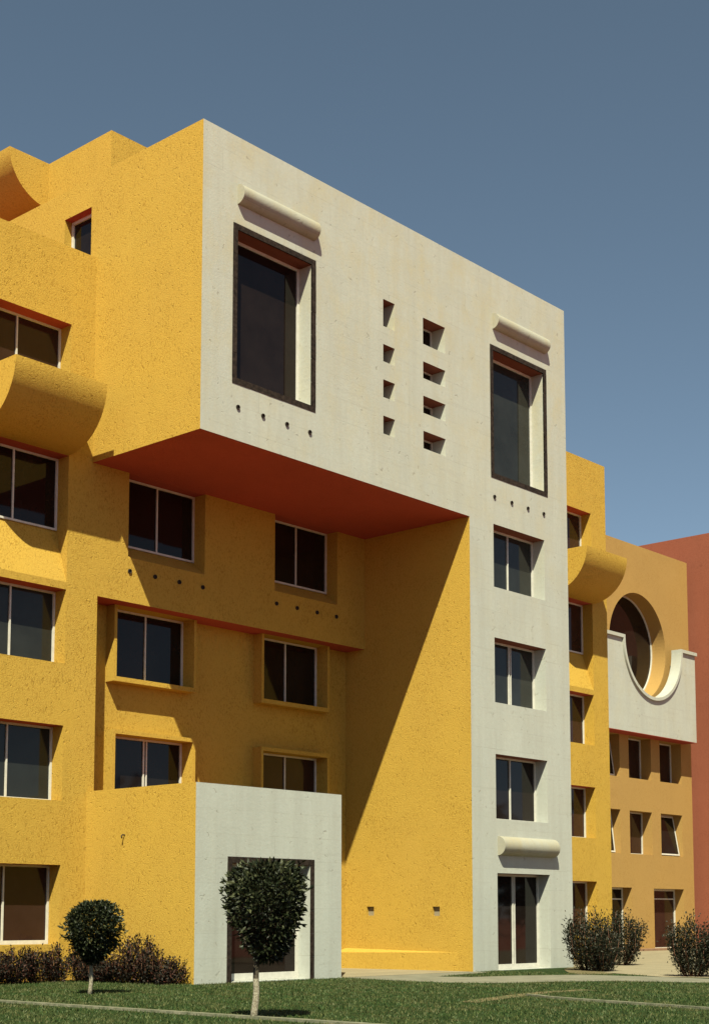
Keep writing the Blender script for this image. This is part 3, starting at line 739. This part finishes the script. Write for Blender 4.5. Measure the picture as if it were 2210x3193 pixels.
# planting bed hedge along porch flank and left wing
rs = random.Random(5)
HS = [(-0.35, 0.55, .62), (-0.45, 1.15, 1.0), (-0.5, 1.75, 1.12), (-0.55, 2.35, .85), (-0.6, 2.95, .75), (-0.7, 3.5, 1.05), (-1.3, 3.65, 1.0), (-1.95, 3.62, .95), (-2.6, 3.6, 1.15), (-3.2, 3.62, .9), (-3.85, 3.6, 1.1), (-4.5, 3.62, 1.0), (-5.15, 3.6, 1.1), (-5.8, 3.6, .95)]
ORD = ['first', 'second', 'third', 'fourth', 'fifth', 'sixth', 'seventh', 'eighth', 'ninth', 'tenth', 'eleventh', 'twelfth', 'thirteenth', 'fourteenth']
for i, (x, y, h) in enumerate(HS):
    lab = '%s reddish dark shrub counted along the yellow wall from the white porch corner' % ORD[i]
    shrub((x, y, 0), lab, 'hedge_shrub', h * rs.uniform(.78, 1.22), rs.uniform(.75, .98), 20, 2000, .08, 'leaf_red', 100 + i, 'reddish shrubs along the yellow wall')
shrub((14.15, -2.0, 0), 'tall dark bush beside the white leg base, standing on bare soil', 'dark_bush', 2.05, 1.5, 34, 6500, .085, 'leaf_bush', 301, None)
shrub((13.75, -2.75, 0), 'low dark bush growing in front of the tall bush by the white leg', 'dark_bush', 1.35, 1.2, 28, 4500, .085, 'leaf_bush', 302, None)
shrub((18.8, -0.2, 0), 'dark rounded bush on the pavement behind the tall bush', 'dark_bush', 2.0, 1.6, 32, 6000, .09, 'leaf_bush', 303, None)
shrub((12.16, -6.57, 0), 'dark bush with upright tip at the pavement corner before the red wall', 'dark_bush', 1.75, 1.35, 32, 6000, .085, 'leaf_bush', 304, None)
shrub((12.3, -7.9, 0), 'broad dark bush at the pavement corner cut by the lawn path', 'dark_bush', 1.55, 1.5, 32, 6000, .085, 'leaf_bush', 305, None)

# ---- belt of trees on the far side of the grounds (seen only as reflections in the glass)
rs2 = np.random.RandomState(9); line = np.array([(-52, 40), (-58, 0), (-50, -45), (-15, -68), (30, -70), (75, -50), (100, -15)], float)
cs = []
seg = np.linalg.norm(np.diff(line, axis=0), axis=1); cum = np.concatenate([[0], np.cumsum(seg)])
for q in np.arange(0, cum[-1], 5.0):
    px_, py_ = np.interp(q, cum, line[:, 0]), np.interp(q, cum, line[:, 1]); hh = rs2.uniform(8, 14); rr_ = rs2.uniform(3, 4.5)
    c = rs2.normal(0, 1, (260, 3)); c /= np.linalg.norm(c, axis=1)[:, None]; c *= rs2.uniform(.5, 1, (260, 1))
    cs.append(c * [rr_, rr_, hh * .5] + [px_, py_, hh * .52])
cs = np.concatenate(cs)
tb = leaf_mesh('tree_belt', cs, cs * 0, 1.3, 'leaf_dark', None, 5, aspect=.7)
tb['kind'] = 'stuff'; tb['label'] = 'belt of dark trees around the grounds'; tb['category'] = 'trees'

# ---- grass blades over the part of the lawn in view
rs_ = np.random.RandomState(1); n = 150000
x = rs_.uniform(-13, 12, n); y = rs_.uniform(-19, 4.2, n)
def inside(px, py, poly):
    r_ = np.zeros(len(px), bool); j = len(poly) - 1
    for i in range(len(poly)):
        xi, yi = poly[i]; xj, yj = poly[j]
        c = ((yi > py) != (yj > py)) & (px < (xj - xi) * (py - yi) / (yj - yi + 1e-12) + xi); r_ ^= c; j = i
    return r_
keep = ~inside(x, y, PATH) & ~((x > 0) & (y > -.02)) & ~((x > 11.2) & (y < -5.5)) & (np.abs(x + 7.38) > .09)
vx, vy = x - CAM[0], y - CAM[1]; fw_ = vx * FWD.x + vy * FWD.y; la = vx * RT.x + vy * RT.y
keep &= (np.abs(la) < fw_ * .27 + .5) & (fw_ > 18) & ~inside(x, y, [(13.2, -2.9), (11.35, -6.1), (13.0, -14), (46, -14), (46, 9.9), (16.4, -0.9)])
x, y = x[keep], y[keep]; n = len(x)
hgt = rs_.uniform(.02, .06, n); an = rs_.uniform(0, 2 * np.pi, n); w_ = rs_.uniform(.006, .014, n); lx, ly = rs_.normal(0, .02, n), rs_.normal(0, .02, n)
V = np.stack([np.stack([x - np.cos(an) * w_, y - np.sin(an) * w_, np.zeros(n)], 1), np.stack([x + np.cos(an) * w_, y + np.sin(an) * w_, np.zeros(n)], 1), np.stack([x + lx, y + ly, hgt], 1)], 1).reshape(-1, 3)
gr = raw_mesh('grass', V, np.arange(3 * n).reshape(-1, 3), 'grass_blade', None)
gr['kind'] = 'stuff'; gr['label'] = 'short mown green grass covering the lawn'; gr['category'] = 'grass'
